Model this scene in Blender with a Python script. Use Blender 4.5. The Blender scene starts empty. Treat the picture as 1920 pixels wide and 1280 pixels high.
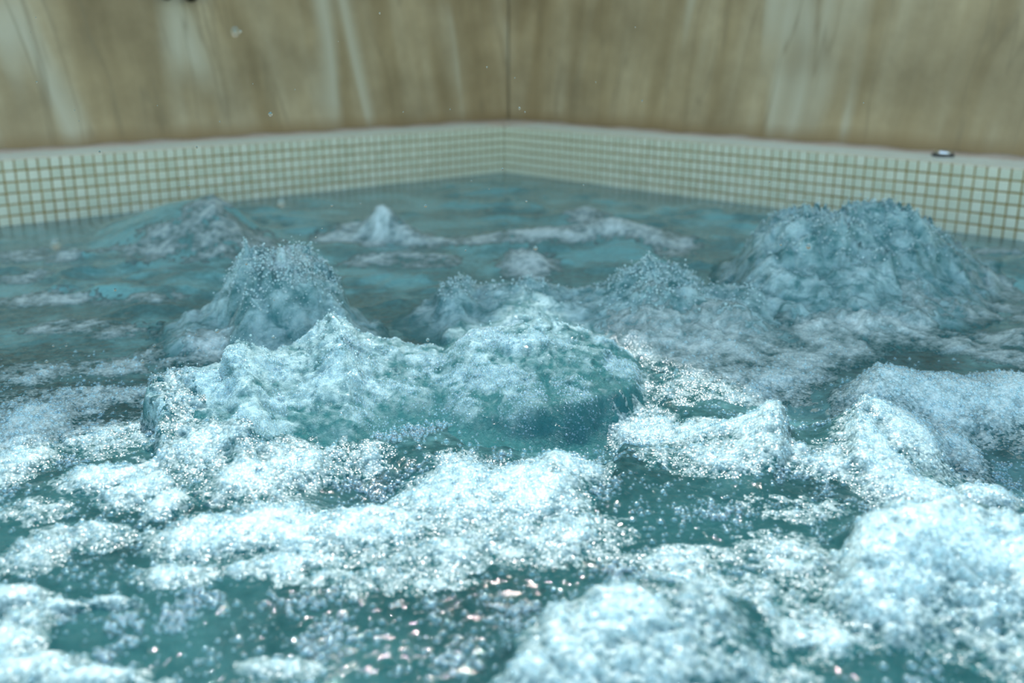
import bpy, bmesh, math, random
import numpy as np
from mathutils import Vector, Matrix

random.seed(7)
rng = np.random.default_rng(7)
scene = bpy.context.scene
COL = scene.collection

# ------------------------------------------------------------------ camera, sky, sun, exposure
# metres; water level z = 0; the tub corner is the origin, left wall runs along -Y, right wall along +X
FPX = 1825.0                                   # focal length in pixels of the 1920 x 1280 frame
PITCH = math.radians(16.6)
PSI = math.radians(47.7)
CAM_H = 0.387
_a = PSI + math.radians(0.45)
CAM = np.array([3.2 * math.sin(_a), -3.2 * math.cos(_a), CAM_H])
FWD = np.array([-math.sin(PSI), math.cos(PSI), 0.0])
RGT = np.array([math.cos(PSI), math.sin(PSI), 0.0])
UPZ = np.array([0.0, 0.0, 1.0])
AX = FWD * math.cos(PITCH) - UPZ * math.sin(PITCH)
AU = FWD * math.sin(PITCH) + UPZ * math.cos(PITCH)

cam_data = bpy.data.cameras.new('camera')
cam = bpy.data.objects.new('camera', cam_data)
COL.objects.link(cam)
cam.matrix_world = Matrix(((RGT[0], AU[0], -AX[0], CAM[0]),
                           (RGT[1], AU[1], -AX[1], CAM[1]),
                           (RGT[2], AU[2], -AX[2], CAM[2]), (0, 0, 0, 1)))
cam_data.sensor_width = 36.0
cam_data.lens = FPX * 36.0 / 1920.0
cam_data.clip_start = 0.02
cam_data.dof.use_dof = True
cam_data.dof.focus_distance = 1.03
cam_data.dof.aperture_fstop = 3.8
scene.camera = cam

SUN_EL = math.radians(52.6)
SUN_AZ = math.atan2(0.90, -1.03)                # direction towards the sun, beyond the tub corner
world = bpy.data.worlds.new('sky')
scene.world = world
world.use_nodes = True
wn = world.node_tree.nodes
wl = world.node_tree.links
wn.clear()
wo = wn.new('ShaderNodeOutputWorld')
wb = wn.new('ShaderNodeBackground')
sky = wn.new('ShaderNodeTexSky')
sky.sky_type = 'NISHITA'
sky.sun_disc = False
sky.sun_elevation = SUN_EL
sky.sun_rotation = math.pi / 2 - SUN_AZ
sky.air_density = 1.0
sky.dust_density = 1.0
sky.ozone_density = 1.0
tint = wn.new('ShaderNodeMix'); tint.data_type = 'RGBA'; tint.blend_type = 'MULTIPLY'
tint.inputs[0].default_value = 1.0; tint.inputs[7].default_value = (1.0, 1.0, 0.80, 1)   # slightly warm, as the photograph's light
wl.new(sky.outputs[0], tint.inputs[6]); wl.new(tint.outputs[2], wb.inputs[0])
wb.inputs[1].default_value = 0.60
wl.new(wb.outputs[0], wo.inputs[0])

sun_data = bpy.data.lights.new('sun', 'SUN')
sun_data.energy = 4.5
sun_data.angle = math.radians(0.55)
sun_data.color = (1.0, 0.995, 0.985)
sun = bpy.data.objects.new('sun', sun_data)
COL.objects.link(sun)
sd = Vector((math.cos(SUN_AZ) * math.cos(SUN_EL), math.sin(SUN_AZ) * math.cos(SUN_EL), math.sin(SUN_EL)))
sun.rotation_euler = sd.to_track_quat('Z', 'Y').to_euler()
sun.location = (-3, 3, 6)

vs = scene.view_settings
vs.view_transform = 'Standard'
vs.look = 'None'
vs.gamma = 1.0
vs.use_curve_mapping = False
vs.exposure = 0.0

WALL_H = 2.80                                  # stone walls that shade the far half of the tub
LEDGE_Z = 0.157
LEDGE_W = 0.20
TUB = 3.3

# ------------------------------------------------------------------ helpers
def tag(o, label=None, cat=None, group=None, kind=None):
    if label: o['label'] = label
    if cat: o['category'] = cat
    if group: o['group'] = group
    if kind: o['kind'] = kind
    return o

def mesh_obj(name, verts, faces, mat=None, parent=None, smooth=False):
    me = bpy.data.meshes.new(name)
    me.from_pydata([tuple(v) for v in verts], [], faces)
    me.update()
    if smooth:
        me.polygons.foreach_set('use_smooth', [True] * len(me.polygons))
    if mat: me.materials.append(mat)
    o = bpy.data.objects.new(name, me)
    COL.objects.link(o)
    if parent: o.parent = parent
    return o

def bm_obj(name, bm, mat=None, parent=None, smooth=False):
    me = bpy.data.meshes.new(name)
    bm.normal_update()
    bm.to_mesh(me); bm.free()
    if smooth:
        me.polygons.foreach_set('use_smooth', [True] * len(me.polygons))
    if mat: me.materials.append(mat)
    o = bpy.data.objects.new(name, me)
    COL.objects.link(o)
    if parent: o.parent = parent
    return o

def big_mesh(name, verts, quads, mat, attrs=None, parent=None):
    """numpy verts (n,3), quads (m,4) -> one smooth mesh object"""
    me = bpy.data.meshes.new(name)
    n, m = len(verts), len(quads)
    me.vertices.add(n)
    me.vertices.foreach_set('co', np.ascontiguousarray(verts, dtype=np.float32).ravel())
    me.loops.add(m * 4)
    me.loops.foreach_set('vertex_index', np.ascontiguousarray(quads, dtype=np.int32).ravel())
    me.polygons.add(m)
    me.polygons.foreach_set('loop_start', np.arange(0, m * 4, 4, dtype=np.int32))
    me.polygons.foreach_set('use_smooth', np.ones(m, dtype=bool))
    me.update(calc_edges=True)
    for k, a in (attrs or {}).items():
        at = me.attributes.new(k, 'FLOAT', 'POINT')
        at.data.foreach_set('value', np.ascontiguousarray(a, dtype=np.float32))
    me.materials.append(mat)
    o = bpy.data.objects.new(name, me)
    COL.objects.link(o)
    if parent: o.parent = parent
    return o

def add_box(bm, x0, x1, y0, y1, z0, z1):
    v = [bm.verts.new(p) for p in ((x0,y0,z0),(x1,y0,z0),(x1,y1,z0),(x0,y1,z0),(x0,y0,z1),(x1,y0,z1),(x1,y1,z1),(x0,y1,z1))]
    for f in ((0,3,2,1),(4,5,6,7),(0,1,5,4),(1,2,6,5),(2,3,7,6),(3,0,4,7)):
        bm.faces.new([v[i] for i in f])

def bevel_box(bm, x0, x1, y0, y1, z0, z1, w, seg=1):
    b2 = bmesh.new()
    add_box(b2, x0, x1, y0, y1, z0, z1)
    bmesh.ops.bevel(b2, geom=b2.edges[:], offset=w, segments=seg, affect='EDGES')
    t = bpy.data.meshes.new('tmp'); b2.to_mesh(t); b2.free()
    bm.from_mesh(t); bpy.data.meshes.remove(t)

def add_lathe(bm, prof, seg, mtx):
    rings = []
    for r, z in prof:
        rings.append([bm.verts.new(mtx @ Vector((r * math.cos(2*math.pi*i/seg), r * math.sin(2*math.pi*i/seg), z))) for i in range(seg)])
    for a, b in zip(rings, rings[1:]):
        for i in range(seg):
            bm.faces.new((a[i], a[(i+1) % seg], b[(i+1) % seg], b[i]))
    bm.faces.new(rings[0][::-1]); bm.faces.new(rings[-1])

# --- numpy gradient noise
_perm = rng.permutation(256).astype(np.int32)
_perm = np.concatenate([_perm, _perm])
_ang = rng.uniform(0, 2 * np.pi, 256)
_gx, _gy = np.cos(_ang).astype(np.float32), np.sin(_ang).astype(np.float32)

def noise2(x, y, seed=0):
    x = x.astype(np.float32) + np.float32(seed * 17.31); y = y.astype(np.float32) + np.float32(seed * 9.73)
    xi = np.floor(x).astype(np.int32); yi = np.floor(y).astype(np.int32)
    xf = x - xi; yf = y - yi
    xi &= 255; yi &= 255
    u = xf*xf*xf*(xf*(xf*6-15)+10); v = yf*yf*yf*(yf*(yf*6-15)+10)
    def g(ix, iy, dx, dy):
        h = _perm[_perm[ix & 255] + (iy & 255)]
        return _gx[h]*dx + _gy[h]*dy
    a = g(xi, yi, xf, yf); b = g(xi+1, yi, xf-1, yf)
    c = g(xi, yi+1, xf, yf-1); d = g(xi+1, yi+1, xf-1, yf-1)
    ab = a + u*(b-a)
    return (ab + v*((c + u*(d-c)) - ab)) * 1.5      # about -1..1

def fbm(x, y, scale, octs=4, seed=0, gain=0.5, lac=2.03):
    s = 0.0; amp = 1.0; tot = 0.0; fr = 1.0 / scale
    for i in range(octs):
        s = s + amp * noise2(x*fr, y*fr, seed + i*3.7); tot += amp
        amp *= gain; fr *= lac
    return s / tot

def ridged(x, y, scale, octs=4, seed=0, gain=0.5):
    s = 0.0; amp = 1.0; tot = 0.0; fr = 1.0 / scale
    for i in range(octs):
        s = s + amp * (1 - 2*np.abs(noise2(x*fr, y*fr, seed + i*5.1))); tot += amp
        amp *= gain; fr *= 2.07
    return s / tot

def billow(x, y, scale, octs=4, seed=0, gain=0.5):
    s = 0.0; amp = 1.0; tot = 0.0; fr = 1.0 / scale
    for i in range(octs):
        s = s + amp * (2.2*np.abs(noise2(x*fr, y*fr, seed + i*5.1)) - 0.6); tot += amp
        amp *= gain; fr *= 2.07
    return s / tot

def sstep(e0, e1, x):
    t = np.clip((x - e0) / (e1 - e0), 0, 1)
    return t*t*(3-2*t)

# --- from a place in the photograph to the place in the tub
def ray(px, py):
    return AX*FPX + RGT*(px-960.0) + AU*(640.0-py)

def at_depth(px, py, v):                        # point on that line of sight, v metres ahead over the water
    r = ray(px, py); return CAM + r * (v / r.dot(FWD))

def at_plane(px, py, axis, val):
    r = ray(px, py); return CAM + r * ((val - CAM[axis]) / r[axis])

# ------------------------------------------------------------------ materials
def new_mat(name):
    m = bpy.data.materials.new(name); m.use_nodes = True
    nt = m.node_tree; nt.nodes.clear()
    return m, nt, nt.nodes, nt.links

def principled(nt, **kw):
    p = nt.nodes.new('ShaderNodeBsdfPrincipled')
    for k, v in kw.items():
        p.inputs[k].default_value = v
    o = nt.nodes.new('ShaderNodeOutputMaterial')
    nt.links.new(p.outputs[0], o.inputs[0])
    return p

def ramp(nt, stops, fac=None, interp='LINEAR'):
    r = nt.nodes.new('ShaderNodeValToRGB')
    cr = r.color_ramp; cr.interpolation = interp
    while len(cr.elements) < len(stops): cr.elements.new(0.5)
    for e, (p, c) in zip(cr.elements, stops):
        e.position = p; e.color = tuple(c) + (1,) if len(c) == 3 else c
    if fac is not None: nt.links.new(fac, r.inputs[0])
    return r

def tex_noise(nt, vec, scale, detail=4, rough=0.55, dist=0.0):
    n = nt.nodes.new('ShaderNodeTexNoise')
    n.inputs['Scale'].default_value = scale; n.inputs['Detail'].default_value = detail
    n.inputs['Roughness'].default_value = rough; n.inputs['Distortion'].default_value = dist
    if vec is not None: nt.links.new(vec, n.inputs['Vector'])
    return n

def mapping(nt, vec, scale=(1,1,1), rot=(0,0,0), loc=(0,0,0)):
    m = nt.nodes.new('ShaderNodeMapping')
    m.inputs['Scale'].default_value = scale; m.inputs['Rotation'].default_value = rot; m.inputs['Location'].default_value = loc
    nt.links.new(vec, m.inputs[0]); return m

def mixc(nt, fac, a, b, mode='MIX'):
    m = nt.nodes.new('ShaderNodeMix'); m.data_type = 'RGBA'; m.blend_type = mode
    for sock, val in ((m.inputs[0], fac), (m.inputs[6], a), (m.inputs[7], b)):
        if hasattr(val, 'links'): nt.links.new(val, sock)
        elif isinstance(val, (int, float)): sock.default_value = val
        else: sock.default_value = tuple(val) + (1,)
    return m.outputs[2]

def math_n(nt, op, a, b=None, clamp=False):
    m = nt.nodes.new('ShaderNodeMath'); m.operation = op; m.use_clamp = clamp
    for s, v in ((m.inputs[0], a), (m.inputs[1], b)):
        if v is None: continue
        if hasattr(v, 'links'): nt.links.new(v, s)
        else: s.default_value = v
    return m.outputs[0]

def attr(nt, name):
    a = nt.nodes.new('ShaderNodeAttribute'); a.attribute_name = name
    return a.outputs['Fac']

def bump(nt, h, strength, dist, normal=None):
    b = nt.nodes.new('ShaderNodeBump')
    b.inputs['Strength'].default_value = strength; b.inputs['Distance'].default_value = dist
    nt.links.new(h, b.inputs['Height'])
    if normal is not None: nt.links.new(normal, b.inputs['Normal'])
    return b.outputs[0]

def stone_material(name, along, lean, offset):
    """brown travertine-look slabs with pale, slightly leaning veins; along = axis that runs along the wall"""
    m, nt, N, L = new_mat(name)
    p = principled(nt, Roughness=0.55)
    geo = N.new('ShaderNodeNewGeometry')
    sep = N.new('ShaderNodeSeparateXYZ'); L.new(geo.outputs['Position'], sep.inputs[0])
    cmb = N.new('ShaderNodeCombineXYZ')
    L.new(sep.outputs[0 if along == 'x' else 1], cmb.inputs[0]); L.new(sep.outputs[2], cmb.inputs[1])
    base = mapping(nt, cmb.outputs[0], rot=(0, 0, lean), loc=(offset, offset*0.7, 0)).outputs[0]
    warp = tex_noise(nt, base, 2.2, 3, 0.5)
    wv = mixc(nt, 0.035, base, warp.outputs['Color'], 'ADD')
    broad = tex_noise(nt, mapping(nt, wv, scale=(7.0, 0.9, 1)).outputs[0], 1.0, 4, 0.55)
    c = ramp(nt, [(0.28, (0.235, 0.168, 0.086)), (0.45, (0.325, 0.245, 0.140)), (0.58, (0.385, 0.305, 0.192)), (0.75, (0.47, 0.40, 0.285))], broad.outputs[0]).outputs[0]
    cloud = tex_noise(nt, base, 4.5, 6, 0.62)
    c = mixc(nt, 0.7, c, ramp(nt, [(0.33, (0.33, 0.31, 0.27)), (0.66, (0.64, 0.63, 0.60))], cloud.outputs[0]).outputs[0], 'OVERLAY')
    streak = tex_noise(nt, mapping(nt, wv, scale=(3.0, 0.30, 1), loc=(4.1, 1.3, 0)).outputs[0], 1.0, 2, 0.45)
    v1 = ramp(nt, [(0.44, (0, 0, 0)), (0.500, (1, 1, 1)), (0.525, (0, 0, 0))], streak.outputs[0]).outputs[0]
    gate = ramp(nt, [(0.40, (0, 0, 0)), (0.58, (0.9, 0.9, 0.9))], tex_noise(nt, base, 1.9, 2).outputs[0]).outputs[0]
    c = mixc(nt, mixc(nt, 1.0, v1, gate, 'MULTIPLY'), c, (0.50, 0.455, 0.345))
    dark = tex_noise(nt, mapping(nt, wv, scale=(9.0, 0.8, 1), loc=(9.1, 5.3, 0)).outputs[0], 1.0, 3, 0.5)
    v2 = ramp(nt, [(0.485, (0, 0, 0)), (0.500, (0.45, 0.45, 0.45)), (0.520, (0, 0, 0))], dark.outputs[0]).outputs[0]
    c = mixc(nt, v2, c, (0.20, 0.155, 0.09))
    # rusty water stain that has crept up from the ledge
    st = math_n(nt, 'SUBTRACT', sep.outputs[2], math_n(nt, 'MULTIPLY', cloud.outputs[0], 0.05))
    stn = ramp(nt, [(0.135, (0.75,)*3), (0.175, (0.0,)*3)], st).outputs[0]
    c = mixc(nt, stn, c, (0.24, 0.155, 0.07))
    L.new(c, p.inputs['Base Color'])
    L.new(bump(nt, cloud.outputs[0], 0.25, 0.002), p.inputs['Normal'])
    return m

M_STONE_L = stone_material('stone_left', 'y', -0.16, 3.3)
M_STONE_R = stone_material('stone_right', 'x', 0.15, 8.9)

def simple_noise_mat(name, c0, c1, scale, rough=0.6, bstr=0.2, bdist=0.002):
    m, nt, N, L = new_mat(name)
    p = principled(nt, Roughness=rough)
    g = N.new('ShaderNodeNewGeometry')
    n = tex_noise(nt, g.outputs['Position'], scale, 5, 0.6)
    L.new(ramp(nt, [(0.35, c0), (0.65, c1)], n.outputs[0]).outputs[0], p.inputs['Base Color'])
    L.new(bump(nt, n.outputs[0], bstr, bdist), p.inputs['Normal'])
    return m

M_GROUT = simple_noise_mat('ochre_grout', (0.30, 0.215, 0.085), (0.40, 0.31, 0.16), 9, 0.85)
M_MORTAR = simple_noise_mat('pink_mortar', (0.66, 0.50, 0.37), (0.72, 0.60, 0.48), 14, 0.85, 0.4, 0.003)
M_CORE = simple_noise_mat('wall_core', (0.20, 0.165, 0.11), (0.25, 0.21, 0.15), 8, 0.9)
M_DECK = simple_noise_mat('bounce_deck', (0.56, 0.50, 0.42), (0.64, 0.59, 0.50), 3, 0.7)
M_SHELL = simple_noise_mat('tub_shell', (0.30, 0.45, 0.43), (0.34, 0.50, 0.48), 3, 0.5)

def tile_material():
    m, nt, N, L = new_mat('glazed_tile')
    p = principled(nt, Roughness=0.28)
    oi = N.new('ShaderNodeObjectInfo')
    g = N.new('ShaderNodeNewGeometry')
    n = tex_noise(nt, g.outputs['Position'], 30, 3)
    c = ramp(nt, [(0.0, (0.56, 0.58, 0.46)), (0.5, (0.62, 0.63, 0.51)), (1.0, (0.69, 0.685, 0.57))], oi.outputs['Random']).outputs[0]
    c = mixc(nt, 0.25, c, ramp(nt, [(0.3, (0.52, 0.55, 0.43)), (0.7, (0.67, 0.70, 0.58))], n.outputs[0]).outputs[0])
    L.new(c, p.inputs['Base Color'])
    return m
M_TILE = tile_material()

def metal(name, col, rough):
    m, nt, N, L = new_mat(name)
    p = principled(nt, Metallic=1.0, Roughness=rough)
    g = N.new('ShaderNodeNewGeometry')
    n = tex_noise(nt, g.outputs['Position'], 120, 3)
    L.new(ramp(nt, [(0.3, tuple(0.85*x for x in col)), (0.7, col)], n.outputs[0]).outputs[0], p.inputs['Base Color'])
    return m
M_CHROME = metal('chrome', (0.80, 0.82, 0.86), 0.12)
M_DARKMETAL = metal('dark_bronze', (0.05, 0.045, 0.03), 0.4)
M_RUBBER = simple_noise_mat('dark_gasket', (0.03, 0.03, 0.03), (0.05, 0.05, 0.05), 40, 0.7)

DEEP = (0.012, 0.110, 0.112)
MILKY = (0.15, 0.37, 0.375)
FOAM = (0.65, 0.81, 0.80)

def water_material():
    m, nt, N, L = new_mat('pool_water')
    p = principled(nt, Roughness=0.04, IOR=1.333)
    g = N.new('ShaderNodeNewGeometry')
    n1 = tex_noise(nt, g.outputs['Position'], 7, 3, 0.55)
    deep = ramp(nt, [(0.35, (0.005, 0.043, 0.047)), (0.65, (0.012, 0.076, 0.081))], n1.outputs[0]).outputs[0]
    n2 = tex_noise(nt, g.outputs['Position'], 130, 4, 0.6)
    a = attr(nt, 'air')
    f = math_n(nt, 'MULTIPLY', a, math_n(nt, 'ADD', math_n(nt, 'MULTIPLY', n2.outputs[0], 1.2), 0.4), True)
    L.new(mixc(nt, f, deep, MILKY), p.inputs['Base Color'])
    n3 = tex_noise(nt, g.outputs['Position'], 60, 4, 0.5)
    n5 = tex_noise(nt, g.outputs['Position'], 210, 3, 0.5)
    L.new(bump(nt, n5.outputs[0], 0.45, 0.0018, bump(nt, n3.outputs[0], 0.40, 0.0032)), p.inputs['Normal'])
    return m
M_WATER = water_material()

def splash_material():
    m, nt, N, L = new_mat('churned_water')
    p = principled(nt, Roughness=0.07, IOR=1.333)
    p.inputs['Transmission Weight'].default_value = 0.22
    g = N.new('ShaderNodeNewGeometry')
    n2 = tex_noise(nt, g.outputs['Position'], 38, 6, 0.62, 0.6)
    a = attr(nt, 'air')
    f = math_n(nt, 'MULTIPLY', a, ramp(nt, [(0.36, (0.15,)*3), (0.58, (1.0,)*3)], n2.outputs[0]).outputs[0], True)
    c = mixc(nt, f, (0.026, 0.175, 0.185), (0.58, 0.82, 0.835))
    L.new(c, p.inputs['Base Color'])
    n3 = tex_noise(nt, g.outputs['Position'], 170, 5, 0.6, 0.8)
    n4 = tex_noise(nt, g.outputs['Position'], 520, 2, 0.5)
    b = bump(nt, n3.outputs[0], 0.8, 0.005)
    L.new(bump(nt, n4.outputs[0], 0.5, 0.0012, b), p.inputs['Normal'])
    return m
M_SPLASH = splash_material()

def foam_material():
    m, nt, N, L = new_mat('bubble_foam')
    p = principled(nt, Roughness=0.22, IOR=1.34)
    g = N.new('ShaderNodeNewGeometry')
    vo = N.new('ShaderNodeTexVoronoi'); vo.inputs['Scale'].default_value = 300
    L.new(g.outputs['Position'], vo.inputs['Vector'])
    n2 = tex_noise(nt, g.outputs['Position'], 55, 5, 0.62)
    a = attr(nt, 'foam')
    sepc = N.new('ShaderNodeSeparateColor'); L.new(vo.outputs['Color'], sepc.inputs[0])
    jig = math_n(nt, 'ADD', math_n(nt, 'MULTIPLY', math_n(nt, 'SUBTRACT', n2.outputs[0], 0.5), 1.5),
                 math_n(nt, 'MULTIPLY', math_n(nt, 'SUBTRACT', sepc.outputs[0], 0.5), 0.55))
    f = math_n(nt, 'ADD', math_n(nt, 'MULTIPLY', a, 1.05), math_n(nt, 'MULTIPLY', jig, attr(nt, 'grain')), True)
    cell = ramp(nt, [(0.0, (1,)*3), (0.75, (0.68,)*3)], vo.outputs['Distance']).outputs[0]
    c = mixc(nt, f, (0.018, 0.115, 0.122), FOAM)
    c = mixc(nt, 0.8, c, cell, 'MULTIPLY')
    L.new(c, p.inputs['Base Color'])
    inv = math_n(nt, 'SUBTRACT', 1.0, vo.outputs['Distance'])
    L.new(bump(nt, inv, 0.5, 0.002), p.inputs['Normal'])
    return m
M_FOAM = foam_material()

def bubble_material():
    m, nt, N, L = new_mat('bubble_film')
    tr = N.new('ShaderNodeBsdfTransparent'); tr.inputs[0].default_value = (1, 1, 1, 1)
    gl = N.new('ShaderNodeBsdfGlossy'); gl.inputs['Roughness'].default_value = 0.10
    df = N.new('ShaderNodeBsdfDiffuse'); tl = N.new('ShaderNodeBsdfTranslucent')
    lw = N.new('ShaderNodeLayerWeight'); lw.inputs['Blend'].default_value = 0.5
    g = N.new('ShaderNodeNewGeometry')
    n = tex_noise(nt, g.outputs['Position'], 60, 2)
    col = ramp(nt, [(0.3, (0.76, 0.91, 0.93)), (0.7, (0.90, 0.97, 0.97))], n.outputs[0]).outputs[0]
    for b_ in (df, tl): L.new(col, b_.inputs['Color'])
    gl.inputs['Color'].default_value = (0.60, 0.88, 0.98, 1)
    body = N.new('ShaderNodeMixShader'); body.inputs[0].default_value = 0.5
    L.new(df.outputs[0], body.inputs[1]); L.new(tl.outputs[0], body.inputs[2])
    f3 = math_n(nt, 'POWER', lw.outputs['Facing'], 3.0)
    m1 = N.new('ShaderNodeMixShader')                      # the wet film scatters at the rim, is clear in the middle
    L.new(math_n(nt, 'MULTIPLY', f3, 0.34), m1.inputs[0]); L.new(tr.outputs[0], m1.inputs[1]); L.new(body.outputs[0], m1.inputs[2])
    mx = N.new('ShaderNodeMixShader'); o = N.new('ShaderNodeOutputMaterial')
    L.new(math_n(nt, 'ADD', math_n(nt, 'MULTIPLY', f3, 0.14), 0.14), mx.inputs[0])
    L.new(m1.outputs[0], mx.inputs[1]); L.new(gl.outputs[0], mx.inputs[2])
    L.new(mx.outputs[0], o.inputs[0])
    return m
M_BUBBLE = bubble_material()

def drop_material():
    m, nt, N, L = new_mat('clear_water_drop')
    p = principled(nt, Roughness=0.06, IOR=1.333)
    p.inputs['Transmission Weight'].default_value = 1.0
    g = N.new('ShaderNodeNewGeometry')
    n = tex_noise(nt, g.outputs['Position'], 200, 1)
    L.new(ramp(nt, [(0.3, (0.9, 0.96, 0.97)), (0.7, (1, 1, 1))], n.outputs[0]).outputs[0], p.inputs['Base Color'])
    return m
M_DROP = drop_material()

def spray_material():
    m, nt, N, L = new_mat('spray_water')
    p = principled(nt, Roughness=0.08, IOR=1.333)
    p.inputs['Transmission Weight'].default_value = 0.45
    g = N.new('ShaderNodeNewGeometry')
    n = tex_noise(nt, g.outputs['Position'], 90, 2)
    L.new(ramp(nt, [(0.3, (0.50, 0.75, 0.77)), (0.7, (0.75, 0.88, 0.89))], n.outputs[0]).outputs[0], p.inputs['Base Color'])
    return m
M_SPRAY = spray_material()

# ------------------------------------------------------------------ stone walls
def stone_wall(name, side, mat):
    bm = bmesh.new()
    T = 0.25
    if side == 'left':
        add_box(bm, -LEDGE_W - T, -LEDGE_W - 0.012, -TUB - 0.6, LEDGE_W + T, -0.3, WALL_H)
    else:
        add_box(bm, -LEDGE_W - 0.012, TUB + 0.6, LEDGE_W + 0.012, LEDGE_W + T, -0.3, WALL_H)
    w = bm_obj(name, bm, M_CORE)
    tag(w, kind='structure')
    edges = [-LEDGE_W, 1.60, TUB + 0.6]
    rows = [LEDGE_Z - 0.02, 1.45, WALL_H]
    for i in range(2):
        for j in range(2):
            a0, a1 = edges[i] + 0.0015, edges[i+1] - 0.0015
            if side == 'left' and i == 0: a1 = 1.80
            if side == 'left' and i == 1: a0 = 1.803
            z0, z1 = rows[j] + 0.0015, rows[j+1] - 0.0015
            b = bmesh.new()
            if side == 'left':
                bevel_box(b, -LEDGE_W - 0.013, -LEDGE_W, -a1, -a0, z0, z1, 0.0015)
            else:
                bevel_box(b, a0, a1, LEDGE_W, LEDGE_W + 0.013, z0, z1, 0.0015)
            bm_obj('stone_slab', b, mat, w)
    return w
stone_wall('wall_left', 'left', M_STONE_L)
stone_wall('wall_right', 'right', M_STONE_R)

# ------------------------------------------------------------------ mosaic tub walls and ledges
PIT, TS, TT = 0.025, 0.0208, 0.0022

def tile_mesh(name, w, h):
    b = bmesh.new()
    bevel_box(b, -w/2, w/2, -0.004, TT, -h/2, h/2, 0.0012)
    me = bpy.data.meshes.new(name); b.normal_update(); b.to_mesh(me); b.free()
    me.materials.append(M_TILE)
    return me
TILE = tile_mesh('tile', TS, TS)

def joined_tiles(name, mats, parent):
    tm = bmesh.new()
    for mx in mats:
        n0 = len(tm.verts)
        tm.from_mesh(TILE)
        tm.verts.ensure_lookup_table()
        for v in tm.verts[n0:]: v.co = mx @ v.co
    o = bm_obj(name, tm, M_TILE, parent)
    o['kind'] = 'stuff'
    return o

def tub_wall(name, side):
    bm = bmesh.new()
    if side == 'left':
        add_box(bm, -LEDGE_W, 0.0, -TUB, LEDGE_W, -0.55, LEDGE_Z - 0.004)
    else:
        add_box(bm, 0.0, TUB, 0.0, LEDGE_W, -0.55, LEDGE_Z - 0.004)
    w = bm_obj(name, bm, M_GROUT)
    tag(w, kind='structure')
    rot = Matrix.Rotation(math.pi if side == 'right' else -math.pi/2, 4, 'Z')
    spots = []
    ncol = int(TUB / PIT)
    for c in range(ncol):
        for r in range(9):
            s = 0.0035 + TS/2 + c*PIT
            z = LEDGE_Z - 0.0045 - TS/2 - r*PIT
            p = (0.0, -s, z) if side == 'left' else (s, 0.0, z)
            jit = Matrix.Rotation(random.uniform(-0.012, 0.012), 4, 'Y')
            tilt = Matrix.Rotation(random.uniform(-0.01, 0.01), 4, 'X')
            spots.append((c, r, Matrix.Translation((p[0] + random.uniform(-3e-4, 3e-4) * (side == 'right'),
                                                    p[1] + random.uniform(-3e-4, 3e-4) * (side == 'left'),
                                                    p[2] + random.uniform(-3e-4, 3e-4))) @ rot @ jit @ tilt))
    lim = 62 if side == 'left' else 67             # columns the photograph shows
    single = [m for c, r, m in spots if lim - 50 <= c < lim and r < 6]
    rest = [m for c, r, m in spots if not (lim - 50 <= c < lim and r < 6)]
    for m in single:
        o = bpy.data.objects.new('tile', TILE); COL.objects.link(o)
        o.parent = w; o.matrix_local = m
    joined_tiles('tile_field', rest, w)
    return w
tub_wall('wall_tub_left', 'left')
tub_wall('wall_tub_right', 'right')

def ledge(name, side):
    """top of the low wall: one row of tiles along the rim, mortar bed behind"""
    n = 160
    vs_, fs = [], []
    for i in range(n + 1):
        s = i * TUB / n
        for k, off in enumerate((0.0, 0.026, 0.05, 0.10, 0.148, LEDGE_W)):
            z = LEDGE_Z - 0.0032
            if k == 5: z += 0.006 + 0.003 * math.sin(s*31) * math.sin(s*13 + 1)
            vs_.append((-off, -s if s > 0 else off, z) if side == 'left' else (s if s > 0 else -off, off, z))
    m = 6
    for i in range(n):
        for k in range(m - 1):
            q = (i*m+k, i*m+k+1, (i+1)*m+k+1, (i+1)*m+k)
            fs.append(q if side == 'right' else q[::-1])
    o = mesh_obj(name, vs_, fs, M_MORTAR, smooth=True)
    # closed underside so the bed has thickness
    sm = o.modifiers.new('bed', 'SOLIDIFY'); sm.thickness = 0.0012; sm.offset = -1
    tag(o, kind='structure')
    rot = (Matrix.Rotation(math.pi, 4, 'Z') if side == 'right' else Matrix.Rotation(-math.pi/2, 4, 'Z')) @ Matrix.Rotation(math.pi/2, 4, 'X')
    field = []
    for r in range(6):
        for c in range(int(TUB/PIT)):
            s = 0.0035 + TS/2 + c*PIT; d = TS/2 + 0.0006 + r*PIT
            p = (-d, -s, LEDGE_Z - 0.0032) if side == 'left' else (s, d, LEDGE_Z - 0.0032)
            mx = Matrix.Translation(p) @ rot
            if r < 2 and c < 70:
                t = bpy.data.objects.new('rim_tile', TILE); COL.objects.link(t)
                t.parent = o; t.matrix_local = mx
            else: field.append(mx)
    joined_tiles('rim_tile_field', field, o)
    return o
ledge('trim_1', 'left')
ledge('trim_2', 'right')

# unseen near-side deck, pale and added to bounce light onto the walls; tub's bottom
bm = bmesh.new()
add_box(bm, TUB, TUB + 6, -TUB - 6, 0.6, -0.6, 0.12)
add_box(bm, -0.6, TUB, -TUB - 6, -TUB, -0.6, 0.12)
tag(bm_obj('floor_bounce_deck', bm, M_DECK), kind='structure')
bm = bmesh.new()
add_box(bm, 0.0, TUB, -TUB, 0.0, -0.62, -0.56)
tag(bm_obj('floor_tub', bm, M_SHELL), kind='structure')

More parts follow.
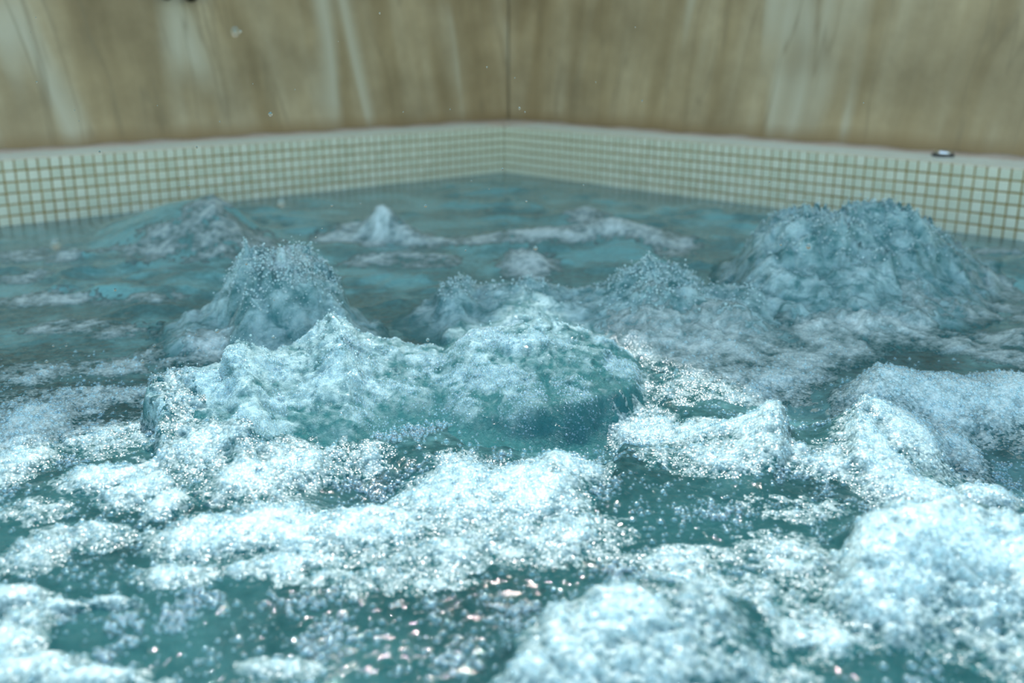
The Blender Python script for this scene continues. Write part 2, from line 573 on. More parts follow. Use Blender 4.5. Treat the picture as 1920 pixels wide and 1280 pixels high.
# ------------------------------------------------------------------ fittings
c = at_plane(1768, 292, 2, LEDGE_Z)
root = bpy.data.objects.new('drain_cap', None); COL.objects.link(root)
root.location = (c[0], c[1], LEDGE_Z)
tag(root, 'small round chrome cap set on the tiled ledge of the right wall', 'cap')
bm = bmesh.new(); add_lathe(bm, [(0.0235, -0.002), (0.0245, 0.002), (0.0235, 0.005), (0.0205, 0.0065)], 32, Matrix())
bm_obj('gasket', bm, M_RUBBER, root, True)
bm = bmesh.new(); add_lathe(bm, [(0.020, 0.004), (0.0205, 0.0085), (0.018, 0.0115), (0.012, 0.0135), (0.004, 0.0142)], 32, Matrix())
dome = bm_obj('dome', bm, M_CHROME, root, True)
bm = bmesh.new(); bevel_box(bm, -0.008, 0.008, -0.001, 0.001, 0.0136, 0.0148, 0.0003)
bm_obj('slot', bm, M_RUBBER, dome)

def knob(name, px, py, r, parent, origin):
    q = at_plane(px, py, 0, -LEDGE_W + 0.045)
    mtx = Matrix.Translation(Vector(q) - origin) @ Matrix.Rotation(math.pi/2, 4, 'Y')
    b = bmesh.new()
    add_lathe(b, [(r*0.35, -0.03), (r*0.35, -0.012), (r*0.9, -0.009), (r, 0.0), (r*0.92, 0.008), (r*0.5, 0.012)], 24, mtx)
    return bm_obj(name, b, M_DARKMETAL, parent, True)
q = at_plane(330, -30, 0, -LEDGE_W)
org = Vector((-LEDGE_W, q[1], q[2]))
hook = bpy.data.objects.new('wall_hook', None); COL.objects.link(hook)
hook.location = org
tag(hook, 'dark round-knobbed hook high on the left stone wall, cut by the top edge', 'hook')
bm = bmesh.new(); bevel_box(bm, -0.002, 0.010, -0.045, 0.045, -0.016, 0.03, 0.003)
bm_obj('back_plate', bm, M_DARKMETAL, hook)
for px, py, r in ((312, -12, 0.0165), (357, -11, 0.0200)):
    knob('knob', px, py, r, hook, org)
    qq = Vector(at_plane(px, py, 0, -LEDGE_W)) - org
    b = bmesh.new()
    add_lathe(b, [(0.006, 0.0), (0.006, 0.03)], 12, Matrix.Translation((0.004, qq.y*0.98, qq.z)) @ Matrix.Rotation(math.pi/2, 4, 'Y'))
    bm_obj('arm', b, M_DARKMETAL, hook, True)

# ------------------------------------------------------------------ the water: height field of the churning tub
# fan of rows (v metres ahead of the camera) and columns (a = sideways / ahead); fine where the photo looks
NV = 620
th = np.linspace(math.atan2(CAM_H, 0.40), math.atan2(CAM_H, 3.35), NV)
V1 = CAM_H / np.tan(th)
V1 = np.concatenate([np.linspace(0.12, V1[0] - 0.01, 10), V1])
inner = np.linspace(-0.60, 0.60, 700)
outer = np.concatenate([0.60 + 0.012*np.arange(1, 40), [1.1, 1.16, 1.24, 1.36, 1.6, 2.0, 2.6, 3.6, 5.5]])
A1 = np.concatenate([-outer[::-1], inner, outer])
AA, VV = np.meshgrid(A1, V1)
NR, NC = AA.shape
X0 = CAM[0] + FWD[0]*VV + RGT[0]*AA*VV
Y0 = CAM[1] + FWD[1]*VV + RGT[1]*AA*VV

wx = fbm(X0, Y0, 0.10, 3, 1) * 0.016 + fbm(X0, Y0, 0.028, 2, 4) * 0.005
wy = fbm(X0, Y0, 0.10, 3, 2) * 0.016 + fbm(X0, Y0, 0.028, 2, 5) * 0.005
XW, YW = X0 + wx, Y0 + wy
DV = (XW - CAM[0])*FWD[0] + (YW - CAM[1])*FWD[1]
DU = (XW - CAM[0])*RGT[0] + (YW - CAM[1])*RGT[1]
DA = DU / np.maximum(DV, 0.05)

def crest(pts, wf, wbk, end=0.05, pf=2.0):
    """ridge through the given photo points (px, py of the crest, metres ahead); returns height"""
    P = np.array([at_depth(*p) for p in pts])
    v = np.array([p[2] for p in pts])
    a = np.array([(q - CAM).dot(RGT) for q in P]) / v
    z = P[:, 2]
    vc = np.interp(DA, a, v); zc = np.interp(DA, a, z)
    d = DV - vc
    h = zc * np.where(d > 0, np.exp(-(d/wbk)**2), np.exp(-(np.abs(d)/wf)**pf))
    o = np.maximum(np.maximum(a[0] - DA, DA - a[-1]), 0) * vc
    return h * np.exp(-(o/end)**2)

def smax(a, b, k=0.012):
    h = np.clip(0.5 + 0.5*(a-b)/k, 0, 1)
    return b + (a-b)*h + k*h*(1-h)

# open water: rolling swell, calmer by the walls
wallfade = sstep(0.0, 0.25, np.minimum(X0, -Y0))
far = sstep(1.0, 1.8, VV)
base = (fbm(X0, Y0*0.8, 0.34, 3, 11) * (0.010 + 0.022*far) + ridged(DU*0.75, DV, 0.19, 3, 13, 0.4) * (0.003 + 0.015*far)
        + fbm(X0, Y0, 0.05, 3, 17) * 0.0035) * (0.25 + 0.75*wallfade)
swells = [
    ([(150,440,2.1),(250,402,2.1),(330,378,2.1),(400,364,2.1),(440,388,2.1),(490,432,2.05)], 0.30, 0.12),
    ([(560,458,2.0),(630,440,2.05),(660,428,2.06),(690,404,2.08),(706,386,2.08),(722,385,2.08),(744,408,2.06),(770,428,2.03),(800,442,2.0),(860,458,1.95)], 0.09, 0.06),
    ([(860,455,2.0),(960,432,2.0),(1060,425,2.0),(1150,408,2.05),(1230,430,2.0),(1280,470,1.9)], 0.14, 0.08),
    ([(880,505,1.75),(930,492,1.75),(960,474,1.78),(1010,474,1.78),(1055,515,1.7)], 0.10, 0.05),
    ([(1000,408,2.3),(1060,396,2.3),(1100,388,2.32),(1140,400,2.3),(1200,410,2.3)], 0.12, 0.06),
    ([(0,555,1.6),(70,545,1.6),(150,552,1.6),(200,578,1.55)], 0.12, 0.08),
    ([(60,612,1.45),(130,600,1.45),(200,622,1.4)], 0.10, 0.06),
    ([(20,700,1.15),(150,690,1.2),(250,690,1.2),(330,722,1.15)], 0.11, 0.07),
    ([(-200,760,1.0),(0,770,1.0),(60,765,1.0),(110,800,0.98)], 0.12, 0.06),
    ([(1440,600,1.35),(1550,605,1.32),(1640,625,1.3),(1750,622,1.3),(1850,635,1.28),(1920,612,1.28),(2100,600,1.3)], 0.11, 0.07),
    ([(560,470,1.85),(640,455,1.9),(740,470,1.85),(820,480,1.8)], 0.12, 0.08),
]
for p, f_, b_ in swells: base = smax(base, crest(p, f_, b_))
ridge_defs = [                                       # smooth foam ridges in the foreground
    ([(1580,722,1.05),(1650,690,1.06),(1720,704,1.06),(1800,714,1.06),(1920,708,1.05),(2100,700,1.05)], 0.07, 0.05),
    ([(1595,770,0.95),(1615,742,0.96),(1680,765,0.95),(1760,795,0.93),(1805,832,0.92)], 0.12, 0.04),
    ([(290,975,0.77),(420,948,0.785),(560,955,0.785),(700,950,0.79),(800,900,0.82),(880,866,0.845),(960,876,0.845),(1040,837,0.86),(1085,848,0.86),(1150,885,0.85)], 0.11, 0.03),
    ([(1140,840,0.88),(1175,800,0.90),(1260,815,0.91),(1380,792,0.93),(1415,775,0.935),(1436,754,0.94),(1464,754,0.94),(1482,800,0.93)], 0.12, 0.035),
    ([(1550,1060,0.66),(1600,992,0.67),(1700,958,0.68),(1820,952,0.69),(1920,985,0.68),(2100,1000,0.68)], 0.10, 0.05),
    ([(920,1290,0.52),(1000,1185,0.55),(1100,1112,0.58),(1200,1088,0.59),(1330,1130,0.57)], 0.10, 0.04),
    ([(150,885,0.86),(230,890,0.86),(300,920,0.84),(345,950,0.82)], 0.07, 0.03),
]
for p, f_, b_ in ridge_defs: base = smax(base, crest(p, f_, b_), 0.008)
# hollows
def hollow(px, py, rx, depth):
    c = at_plane(px, py, 2, 0.0)
    return depth * np.exp(-(((XW-c[0])**2 + (YW-c[1])**2) / rx**2))
base -= hollow(1090, 800, 0.11, 0.035) + hollow(700, 915, 0.055, 0.022) + hollow(1850, 860, 0.10, 0.03)
base -= hollow(1500, 770, 0.07, 0.02) + hollow(1560, 500, 0.1, 0.02)

splash_defs = [
    ('front', [(272,800,0.98),(290,705,1.01),(350,690,1.03),(415,685,1.04),(434,642,1.05),(462,642,1.05),(500,662,1.07),(560,640,1.11),(640,585,1.14),(690,622,1.15),(760,642,1.15),(830,656,1.15),(880,626,1.15),(940,622,1.16),(1010,603,1.17),(1090,616,1.17),(1150,648,1.16),(1225,695,1.14)], 0.17, 0.05, 0.0075),
    ('left', [(330,612,1.28),(350,592,1.30),(400,578,1.32),(420,552,1.33),(440,512,1.33),(460,478,1.33),(500,470,1.33),(560,474,1.33),(600,488,1.33),(628,515,1.33),(648,570,1.32),(690,605,1.30)], 0.13, 0.08, 0.012),
    ('middle', [(735,605,1.36),(770,590,1.38),(815,560,1.42),(835,528,1.42),(862,520,1.42),(900,546,1.42),(985,522,1.42),(1060,545,1.42),(1130,535,1.42),(1195,505,1.42),(1220,488,1.42),(1290,520,1.42),(1350,540,1.4),(1420,546,1.38),(1455,590,1.33),(1560,640,1.26)], 0.17, 0.09, 0.009),
    ('right', [(1370,500,1.62),(1420,440,1.62),(1480,396,1.62),(1580,386,1.62),(1680,394,1.62),(1740,412,1.62),(1790,455,1.62),(1845,505,1.60)], 0.24, 0.14, 0.014),
]
lump = billow(X0, Y0, 0.085, 4, 31, 0.5)
fine = billow(X0, Y0, 0.022, 3, 37, 0.55)
micro = noise2(X0/0.0065, Y0/0.0065, 41)
fingers = sstep(0.18, 0.62, noise2(X0/0.026, Y0/0.026, 95)) * sstep(-0.2, 0.3, noise2(X0/0.011, Y0/0.011, 97))
SPL = {}
H = base + fine * 0.0010 * sstep(0, 0.05, np.minimum(X0, -Y0))
for name, p, f_, b_, ta in splash_defs:
    h = crest(p, f_, b_, 0.035, 1.7)
    h = h * (1 + (0.10 if name == 'front' else 0.22)*fbm(X0, Y0, 0.075, 3, 91))
    m = sstep(0.006, 0.035, h)
    if name != 'front': h = h + fingers * 0.016 * sstep(0.05, 0.10, h)
    h = h + m * (lump * ta * 1.0 + fine * ta * (0.5 if name == 'front' else 0.28) + micro * 0.0008)
    h = base + sstep(0.0, 0.5, m) * (h - base)
    SPL[name] = (h, m)
for name, (h, m) in SPL.items():
    H = smax(H, np.where(m > 0, h, -0.2), 0.010)

A2I = lambda a: np.interp(a, A1, np.arange(NC))
def hit(px, py):
    """where that line of sight meets the water surface"""
    r = ray(px, py); a = r.dot(RGT)/r.dot(FWD); s = r[2]/r.dot(FWD)
    j = int(round(float(A2I(a))))
    zr = CAM_H + V1*s
    k = np.nonzero(zr <= H[:, j])[0]
    k = k[0] if len(k) else NR-1
    return np.array([X0[k, j], Y0[k, j], H[k, j]]), V1[k]

# foam rafts: ellipses on the water, edges broken up by noise
edge = fbm(X0, Y0, 0.06, 4, 51, 0.6)
edge2 = fbm(X0, Y0, 0.013, 3, 57, 0.6)
def patch(blobs, rag=0.55):
    m = np.zeros_like(X0)
    for px, py, rx, ry, st in blobs:
        c, v = hit(px, py)
        w = rx * v / FPX
        r0 = ray(px, py); s = -r0[2]/r0.dot(FWD)
        dv = ry * v / FPX / max(s, 0.2) * 1.05
        du = (X0-c[0])*RGT[0] + (Y0-c[1])*RGT[1]
        df = (X0-c[0])*FWD[0] + (Y0-c[1])*FWD[1]
        q = np.sqrt((du/w)**2 + (df/dv)**2)
        m = np.maximum(m, st * np.exp(-(np.maximum(q - 0.25, 0)/0.95)**2))
    m = m + (edge*0.9 + edge2*0.55) * (0.25 + rag*0.6) * sstep(0.05, 0.4, m)
    return np.clip(m, 0, 1) * sstep(0.02, 0.08, np.minimum(X0, -Y0))

foam_defs = [
    # key, label, blobs, thickness, raggedness
    ('crest_right', 'thick white foam lobe curling up right of the middle, brightest in the sun',
     [(1690,800,85,55,1),(1660,880,60,80,1),(1720,930,90,45,1),(1800,860,40,40,.9),(1840,940,70,30,.8)], 0.012, 0.35),
    ('ridge_shaded', 'smooth pale foam ridge in shade along the right edge',
     [(1660,715,80,25,.9),(1760,740,90,35,.9),(1870,745,110,40,.9),(1620,760,30,40,.8)], 0.008, 0.3),
    ('sheet_front', 'broad white foam sheet with a square left end before the front wave',
     [(400,1005,110,42,1),(540,990,130,50,1),(700,985,130,55,.95),(850,930,110,70,.95),(1000,910,110,70,.95),(1060,870,70,35,1),(1000,1000,180,60,.6),(800,1040,170,40,.5)], 0.008, 0.5),
    ('froth_foot', 'frothy white water round the foot of the sunlit wave',
     [(380,850,80,45,.75),(470,905,90,35,.85),(560,870,80,40,.75),(660,860,70,25,.6),(860,860,60,20,.5),(330,790,40,40,.6)], 0.006, 0.7),
    ('tongue_middle', 'sunlit frothy foam tongue between the front wave and the right lobe',
     [(1425,785,60,36,.95),(1300,820,130,30,.85),(1210,810,55,32,.9),(1380,850,170,32,.65),(1530,860,80,35,.6)], 0.007, 0.6),
    ('mound_near_right', 'big rounded mound of white foam in the lower right corner',
     [(1660,1040,95,70,1),(1780,1010,150,60,1),(1880,1060,130,80,.95),(1650,1120,90,60,.9),(1800,1150,160,80,.5),(1900,1220,120,80,.48)], 0.014, 0.45),
    ('mound_bottom', 'blurred foam mound at the bottom edge right of the middle',
     [(1080,1230,110,80,.85),(1180,1160,110,60,.8),(1220,1250,150,60,.75),(1000,1270,80,40,.9),(1330,1150,90,60,.6),(1400,1240,160,70,.42)], 0.012, 0.45),
    ('raft_bottom_left', 'bubbly white foam raft filling the bottom left corner',
     [(30,1190,70,80,.8),(60,1260,110,40,.8),(180,1280,130,28,.8),(20,1125,70,25,.9),(110,1142,70,14,.8),(200,1135,60,12,.7)], 0.008, 0.45),
    ('band_left', 'curved band of white foam left of the front foam sheet',
     [(190,900,70,25,1),(260,925,60,30,1),(315,950,35,25,1),(150,1010,110,30,.6),(60,1040,80,40,.6),(60,960,70,30,.5)], 0.007, 0.5),
    ('puff_left', 'soft grey-white foam puff in shade at the left edge',
     [(45,810,70,60,.95),(30,870,60,35,.9),(-60,830,100,60,.9)], 0.010, 0.3),
    ('lace_front', 'lacy bubble foam scattered over dark water along the bottom',
     [(520,1060,140,30,.6),(330,1080,90,25,.55),(700,1090,180,30,.5),(1300,1050,150,30,.5),(1480,950,110,30,.5),(1350,1100,200,40,.6),(1480,1040,100,50,.6),(560,1250,120,25,.5),(1500,1180,110,60,.6)], 0.004, 1.0),
    ('lace_left', 'thin streaky foam on the choppy water in the left middle',
     [(120,760,130,40,.55),(230,800,120,50,.55),(260,740,90,30,.5),(330,860,100,40,.55)], 0.005, 0.9),
    ('streak_far_left', 'grey foam on the swell beside the left tiled wall',
     [(385,392,50,18,.6),(330,450,130,22,.5),(450,450,80,25,.55),(80,480,110,15,.5),(560,460,80,22,.55)], 0.0025, 1.1),
    ('streak_far_middle', 'long foam streak with a pointed peak in the far water below the corner',
     [(712,400,24,25,.9),(660,435,60,18,.8),(780,440,60,14,.7),(900,450,120,10,.7),(1040,435,130,10,.8),(1180,420,80,14,.8),(1250,450,50,20,.7),(1100,395,40,18,.7),(990,485,50,22,.8),(760,490,120,12,.5)], 0.0025, 1.1),
    ('streak_far_right', 'pale foam streak across the water below the right plume',
     [(1650,610,140,16,.7),(1820,640,120,18,.6),(1560,620,90,20,.6),(1880,470,60,10,.6)], 0.0025, 1.1),
    ('veil_middle', 'milky shaded foam spread between the wide plume and the right foam lobe',
     [(1300,640,140,45,.6),(1430,680,130,45,.62),(1540,640,110,30,.55),(1340,720,150,30,.5),(1230,600,110,30,.5)], 0.003, 0.8),
    ('veil_right', 'milky foam drifting on the shaded water at the right edge',
     [(1860,520,80,20,.5),(1890,590,90,22,.5),(1760,570,90,18,.45),(1900,670,70,20,.5)], 0.003, 0.8),
    ('veil_left', 'milky foam on the shaded water between the left plume and the left edge',
     [(330,660,90,25,.5),(240,620,80,16,.4),(400,640,60,20,.5),(60,700,90,24,.45)], 0.003, 0.9),
    ('streak_mid_left', 'dull foam caps on the small shaded waves at far left',
     [(90,560,90,16,.6),(130,615,80,16,.55),(40,520,60,10,.5),(200,690,110,18,.5),(260,560,100,10,.4)], 0.0025, 1.1),
]
inside = (X0 > -0.02) & (Y0 < 0.02) & (X0 < TUB) & (Y0 > -TUB)
spl_m = np.zeros_like(X0)
for n_, (h, m) in SPL.items(): spl_m = np.maximum(spl_m, m)
X0 = X0 + spl_m * fbm(X0, Y0, 0.035, 3, 81, 0.6) * 0.010
Y0 = Y0 + spl_m * fbm(X0, Y0, 0.035, 3, 85, 0.6) * 0.010
XC = np.clip(X0, 0.0005, TUB); YC = np.clip(Y0, -TUB, -0.0005)
idx = np.arange(NR*NC).reshape(NR, NC)
Q = np.stack([idx[:-1, :-1], idx[:-1, 1:], idx[1:, 1:], idx[1:, :-1]], -1).reshape(-1, 4)
in_q = inside.ravel()[Q].any(1)

def sub_mesh(name, face_mask, Z, mat, attrs, parent=None):
    q = Q[face_mask & in_q]
    used, inv = np.unique(q, return_inverse=True)
    verts = np.stack([XC.ravel()[used], YC.ravel()[used], Z.ravel()[used]], -1)
    return big_mesh(name, verts, inv.reshape(-1, 4), mat, {k: a.ravel()[used] for k, a in attrs.items()}, parent)

FO = {}
allfoam = np.zeros_like(X0)
for key, label, blobs, t, rag in foam_defs:
    FO[key] = patch(blobs, rag)
    allfoam = np.maximum(allfoam, FO[key])

spl_all = np.zeros_like(X0)
for n_, (h, m) in SPL.items(): spl_all = np.maximum(spl_all, m)

# 1) the open water
streaks = fbm(DU*0.9, VV, 0.13, 4, 61, 0.55) + 3.0*(base - 0.012)*far
air = np.clip(0.06 + 0.42*far + 0.70*sstep(-0.15, 0.45, streaks)*(0.6 + 0.5*far) + 0.35*sstep(0, 1, spl_all) + 0.25*edge2, 0, 1)
near_calm = sstep(0.95, 0.75, VV)
air = air * (1 - 0.75*near_calm) * (0.35 + 0.65*wallfade)
water = sub_mesh('pool_water', np.ones(len(Q), bool), base + fine*0.0010*wallfade, M_WATER, {'air': air})
tag(water, 'churning teal hot tub water reaching to the tiled walls', 'water', kind='stuff')

# 2) the plumes of churned water thrown up by the jets
splash_labels = {
    'front': 'glittering sunlit wave of churned water in the middle foreground',
    'left': 'ragged shaded water plume standing left of the middle',
    'middle': 'wide low shaded water plume just behind the sunlit wave',
    'right': 'largest shaded water plume, boiling up before the right tiled wall',
}
splash_obj = {}
for name, (h, m) in SPL.items():
    mk = m > 0.004
    fm = mk.ravel()[Q].any(1)
    top = np.maximum(base, h) + 0.0
    Z = top + 0.0005 - (1 - sstep(0.004, 0.08, m))*0.006
    a = np.clip(0.60 + 0.5*lump + 0.25*edge + 0.3*edge2, 0.05, 1)
    if name == 'front':
        a = np.clip(0.20 + 0.8*lump + 0.5*edge + 1.0*edge2 + 0.62*sstep(0.02, 0.06, h) + 0.32*sstep(0.0, -0.25, DA), 0, 1)  # aeration plus painted light: sunlit white on the crest, teal shade between lumps
        c, v = hit(1080, 790)
        a *= 1 - 0.85*np.exp(-(((X0-c[0])**2 + (Y0-c[1])**2)/0.075**2))
    if name != 'front': a = a * 0.98
    a = a * sstep(0.02, 0.7, m)
    o = sub_mesh('water_splash', fm, Z, M_SPLASH, {'air': a})
    tag(o, splash_labels[name], 'splash', 'jet plumes in the tub', 'stuff')
    splash_obj[name] = o

# 3) foam rafts
def gn_bubbles(name, pts, rad, parent=None, tree=None):
    me = bpy.data.meshes.new(name)
    me.vertices.add(len(pts))
    me.vertices.foreach_set('co', np.ascontiguousarray(pts, dtype=np.float32).ravel())
    at = me.attributes.new('rad', 'FLOAT', 'POINT')
    at.data.foreach_set('value', np.ascontiguousarray(rad, dtype=np.float32))
    me.materials.append(M_BUBBLE)
    o = bpy.data.objects.new(name, me); COL.objects.link(o)
    if parent: o.parent = parent
    md = o.modifiers.new('bubbles', 'NODES'); md.node_group = tree or BUB_TREE
    o['kind'] = 'stuff'
    return o

def bubble_tree(mat):
    t = bpy.data.node_groups.new('bubbles', 'GeometryNodeTree')
    t.interface.new_socket('Geometry', in_out='INPUT', socket_type='NodeSocketGeometry')
    t.interface.new_socket('Geometry', in_out='OUTPUT', socket_type='NodeSocketGeometry')
    N, L = t.nodes, t.links
    gi, go = N.new('NodeGroupInput'), N.new('NodeGroupOutput')
    ico = N.new('GeometryNodeMeshIcoSphere'); ico.inputs['Radius'].default_value = 1; ico.inputs['Subdivisions'].default_value = 3
    ss = N.new('GeometryNodeSetShadeSmooth'); sm = N.new('GeometryNodeSetMaterial'); sm.inputs['Material'].default_value = mat
    ip = N.new('GeometryNodeInstanceOnPoints')
    na = N.new('GeometryNodeInputNamedAttribute'); na.data_type = 'FLOAT'; na.inputs['Name'].default_value = 'rad'
    L.new(ico.outputs[0], ss.inputs[0]); L.new(ss.outputs[0], sm.inputs[0]); L.new(sm.outputs[0], ip.inputs['Instance'])
    L.new(gi.outputs[0], ip.inputs['Points']); L.new(na.outputs[0], ip.inputs['Scale']); L.new(ip.outputs[0], go.inputs[0])
    return t
BUB_TREE = bubble_tree(M_BUBBLE)
SPRAY_TREE = bubble_tree(M_SPRAY)

# area of each quad, for scattering
def quad_area(Z):
    P = np.stack([X0.ravel(), Y0.ravel(), Z.ravel()], -1)
    d1 = P[Q[:, 2]] - P[Q[:, 0]]; d2 = P[Q[:, 3]] - P[Q[:, 1]]
    return 0.5*np.linalg.norm(np.cross(d1, d2), axis=1)

frame_q = (np.abs(AA) < 0.62).ravel()[Q].all(1) & in_q

def scatter(Z, dens, n, rmin, rmed, sig, embed=0.35):
    """n random points on the surface Z, probability ~ area * dens (per vertex)"""
    dq = dens.ravel()[Q].mean(1) * quad_area(Z) * frame_q
    tot = dq.sum()
    if tot <= 0: return np.zeros((0, 3)), np.zeros(0)
    f = rng.choice(len(Q), n, p=dq/tot)
    w = rng.random((n, 2))
    P = np.stack([X0.ravel(), Y0.ravel(), Z.ravel()], -1)
    q = Q[f]
    a = P[q[:, 0]] + (P[q[:, 1]] - P[q[:, 0]])*w[:, :1]
    b = P[q[:, 3]] + (P[q[:, 2]] - P[q[:, 3]])*w[:, :1]
    p = a + (b - a)*w[:, 1:]
    r = np.maximum(rmin, rmed*np.exp(rng.normal(0, sig, n)))
    r = np.minimum(r, rmed*2.4)
    p[:, 2] += r*embed
    return p, r

HF = H.copy()
for key, label, blobs, t, rag in foam_defs:
    m = FO[key]
    fm = (m > 0.14).ravel()[Q].any(1)
    sm_ = sstep(0.14, 0.95, m)
    Z = H + sm_*t*(1 + 0.25*edge + 0.12*fine) + sm_*micro*0.0006 - (1 - sstep(0.12, 0.24, m))*0.003
    HF = np.maximum(HF, np.where(m > 0.14, Z, -1))
    o = sub_mesh('foam_patch', fm, Z, M_FOAM, {'foam': np.clip((m - 0.17)*1.15, 0, 1), 'grain': 0.2 + 0.8*sstep(1.30, 0.95, VV)})
    tag(o, label, 'foam', 'foam rafts on the tub water', 'stuff')
    dens = sstep(0.22, 0.9, m) * sstep(1.30, 1.0, VV)
    area = (dens.ravel()[Q].mean(1)*quad_area(Z)*frame_q).sum()
    nb = int(min(18000, area / 1.5e-5))
    if nb > 60:
        pts, rad = scatter(Z, dens, nb, 0.0006, 0.0014, 0.45, 0.25)
        gn_bubbles('bubbles', pts, rad, o)

# spray thrown off the plumes
for name, (h, m) in SPL.items():
    up = sstep(0.35, 0.9, h / max(h.max(), 1e-4)) * m
    pts, rad = scatter(H, up, 900 if name == 'front' else 2200, 0.0003, 0.0006 if name == 'front' else 0.0008, 0.55, 0.0)
    pts[:, 2] += rng.exponential(0.0030, len(pts))
    gn_bubbles('spray', pts, rad, splash_obj[name], SPRAY_TREE)

# fine bubbles riding on the sunlit wave
h, m = SPL['front']
pts, rad = scatter(H, m*sstep(-0.3, 0.5, lump + edge), 20000, 0.0005, 0.0010, 0.35, 0.3)
gn_bubbles('bubbles', pts, rad, splash_obj['front'])

# loose bubbles on the open foreground water, in strings and clusters
clus = sstep(0.05, 0.45, fbm(X0, Y0, 0.055, 3, 71)) * 0.9 + 0.06
dens = clus * sstep(1.25, 0.85, VV) * (allfoam < 0.2) * (spl_all < 0.1)
pts, rad = scatter(H, dens, 9000, 0.0008, 0.0016, 0.4, 0.3)
gn_bubbles('bubbles', pts, rad, water)

# ------------------------------------------------------------------ single large bubbles, a bubble raft and flying drops
def ico_mesh(name, sub, mat):
    b = bmesh.new(); bmesh.ops.create_icosphere(b, subdivisions=sub, radius=1.0)
    me = bpy.data.meshes.new(name); b.to_mesh(me); b.free()
    me.polygons.foreach_set('use_smooth', [True]*len(me.polygons))
    me.materials.append(mat); return me
BUB = ico_mesh('bubble', 3, M_BUBBLE)
DROP = ico_mesh('water_drop', 3, M_DROP)

def bubbles_in(n, box, label, group, seed, r0=0.0020, r1=0.0040):
    rs = random.Random(seed); made = 0; tries = 0
    while made < n and tries < n*30:
        tries += 1
        px, py = rs.uniform(box[0], box[2]), rs.uniform(box[1], box[3])
        p, v = hit(px, py)
        i = np.argmin(np.abs(V1 - v)); j = int(round(float(A2I((p - CAM).dot(RGT)/v))))
        if allfoam[i, j] > 0.35: continue
        r = rs.uniform(r0, r1)
        o = bpy.data.objects.new('bubble', BUB); COL.objects.link(o)
        o.location = (p[0], p[1], p[2] + r*0.25); o.scale = (r, r, r*0.92)
        tag(o, label, 'bubble', group); made += 1
bubbles_in(60, (360, 1080, 930, 1275), 'large clear bubble floating on the dark water at bottom left of middle', 'large bubbles on the dark water at the bottom', 3)
bubbles_in(45, (1180, 930, 1540, 1100), 'large clear bubble floating on the dark water left of the lower right foam mound', 'large bubbles beside the foam mound', 4)
bubbles_in(35, (120, 960, 330, 1110), 'large clear bubble floating on the dark water below the curved foam band', 'large bubbles below the foam band', 5)
bubbles_in(70, (620, 880, 800, 950), 'clear bubble in the dark hollow behind the broad foam sheet', 'bubbles in the dark hollow', 6, 0.0013, 0.0026)

c, v = hit(230, 1180)
raft = bpy.data.objects.new('bubble_raft', None); COL.objects.link(raft); raft.location = c
tag(raft, 'small round cluster of clear bubbles on the smooth water near bottom left', 'bubbles')
for k in range(46):
    rr = 0.0135*math.sqrt(random.random()); an = random.uniform(0, 2*math.pi)
    r = random.uniform(0.0014, 0.0026)
    o = bpy.data.objects.new('bubble', BUB); COL.objects.link(o); o.parent = raft
    o.location = (rr*math.cos(an), rr*math.sin(an), 0.002 + r*0.3 + max(0, 0.004 - rr*0.3)); o.scale = (r, r, r)

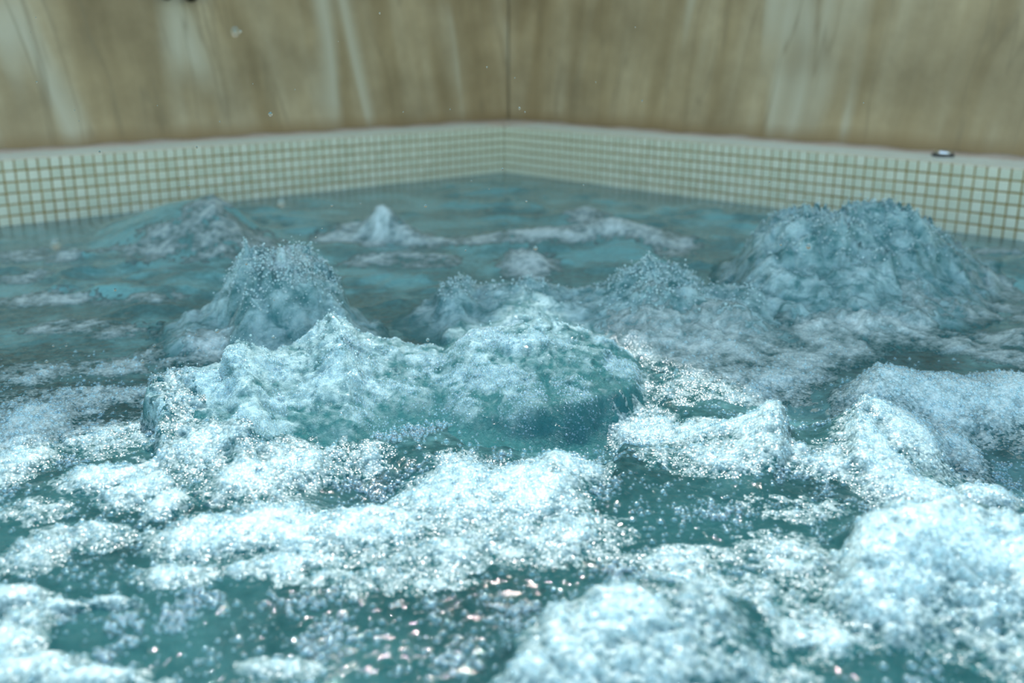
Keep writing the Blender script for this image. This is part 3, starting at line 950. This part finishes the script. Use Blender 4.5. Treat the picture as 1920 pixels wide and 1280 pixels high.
drops = {
    'tiny water drop flying before the left stone wall': ('drops before the left stone wall',
        [(69,154,1.6),(140,207,1.3),(58,60,1),(67,33,1.2),(474,157,1),(553,168,1),(412,228,1.2),(148,227,1),(295,198,1),(634,78,1),(712,25,1.6),(913,126,1.5),(844,205,1.2),(756,210,1)]),
    'tiny water drop flying before the right stone wall': ('drops before the right stone wall',
        [(965,146,1.2),(974,203,2.2),(984,210,1.4),(1191,51,1.3),(1117,154,1.1),(1204,189,1.6),(1619,193,1.2)]),
    'tiny water drop flying before the tiled tub walls': ('drops before the mosaic',
        [(369,276,1.8),(187,285,2.0),(435,341,1.2),(354,348,1.4),(942,317,2.0),(1443,341,1.3)]),
    'tiny water drop flying over the far water': ('drops over the far water',
        [(592,444,1.8),(604,428,1.2),(676,381,1.6),(798,386,2.8),(1094,347,1.6),(987,377,2.0),(884,339,1.6),(917,354,1.3),(873,469,1.6),(1394,382,1.3),(622,385,2.4),(1464,458,2.4)]),
    'small water drop flying beside the left plume': ('drops beside the left plume',
        [(407,620,4.0),(371,652,2.4),(367,625,2.2),(267,677,3.4),(234,684,2.4),(124,647,2.6),(100,648,2.4),(289,647,3.0),(87,677,3.0),(462,494,2.6),(512,631,2.8),(514,562,1.6),(216,543,2.6)]),
}
singles = [
    (441, 59, 5.5, 0.62, 'larger blurred water drop high before the left stone wall'),
    (451, 59, 2.4, 0.85, 'small bright drop right beside the larger blurred one'),
    (507, 214, 3.6, 0.95, 'sparkling round drop just above the left ledge'),
    (527, 381, 6.0, 0.60, 'pale blurred drop before the bottom of the left tiled wall'),
    (104, 458, 8.0, 0.55, 'largest blurred drop over the water at far left'),
    (1004, 465, 4.0, 0.80, 'bright drop over the far water below the corner'),
    (1516, 462, 4.5, 0.80, 'round drop in front of the largest plume'),
    (802, 637, 3.2, 1.10, 'bright drop just above the crest of the sunlit wave'),
]
def drop(px, py, rpx, v):
    p = at_depth(px, py, v); r = rpx * v / FPX
    o = bpy.data.objects.new('water_drop', DROP); COL.objects.link(o)
    o.location = p; o.scale = (r, r, r*random.uniform(1.0, 1.25))
    return o
ORD = 'first second third fourth fifth sixth seventh eighth ninth tenth eleventh twelfth thirteenth fourteenth fifteenth'.split()
for lab, (grp, L_) in drops.items():
    for i_, (px, py, r) in enumerate(sorted(L_)):
        tag(drop(px, py, r, random.uniform(0.9, 1.15)), lab + ', ' + ORD[i_] + ' from the left', 'water drop', grp)
for px, py, r, v, lab in singles:
    tag(drop(px, py, r, v), lab, 'water drop')
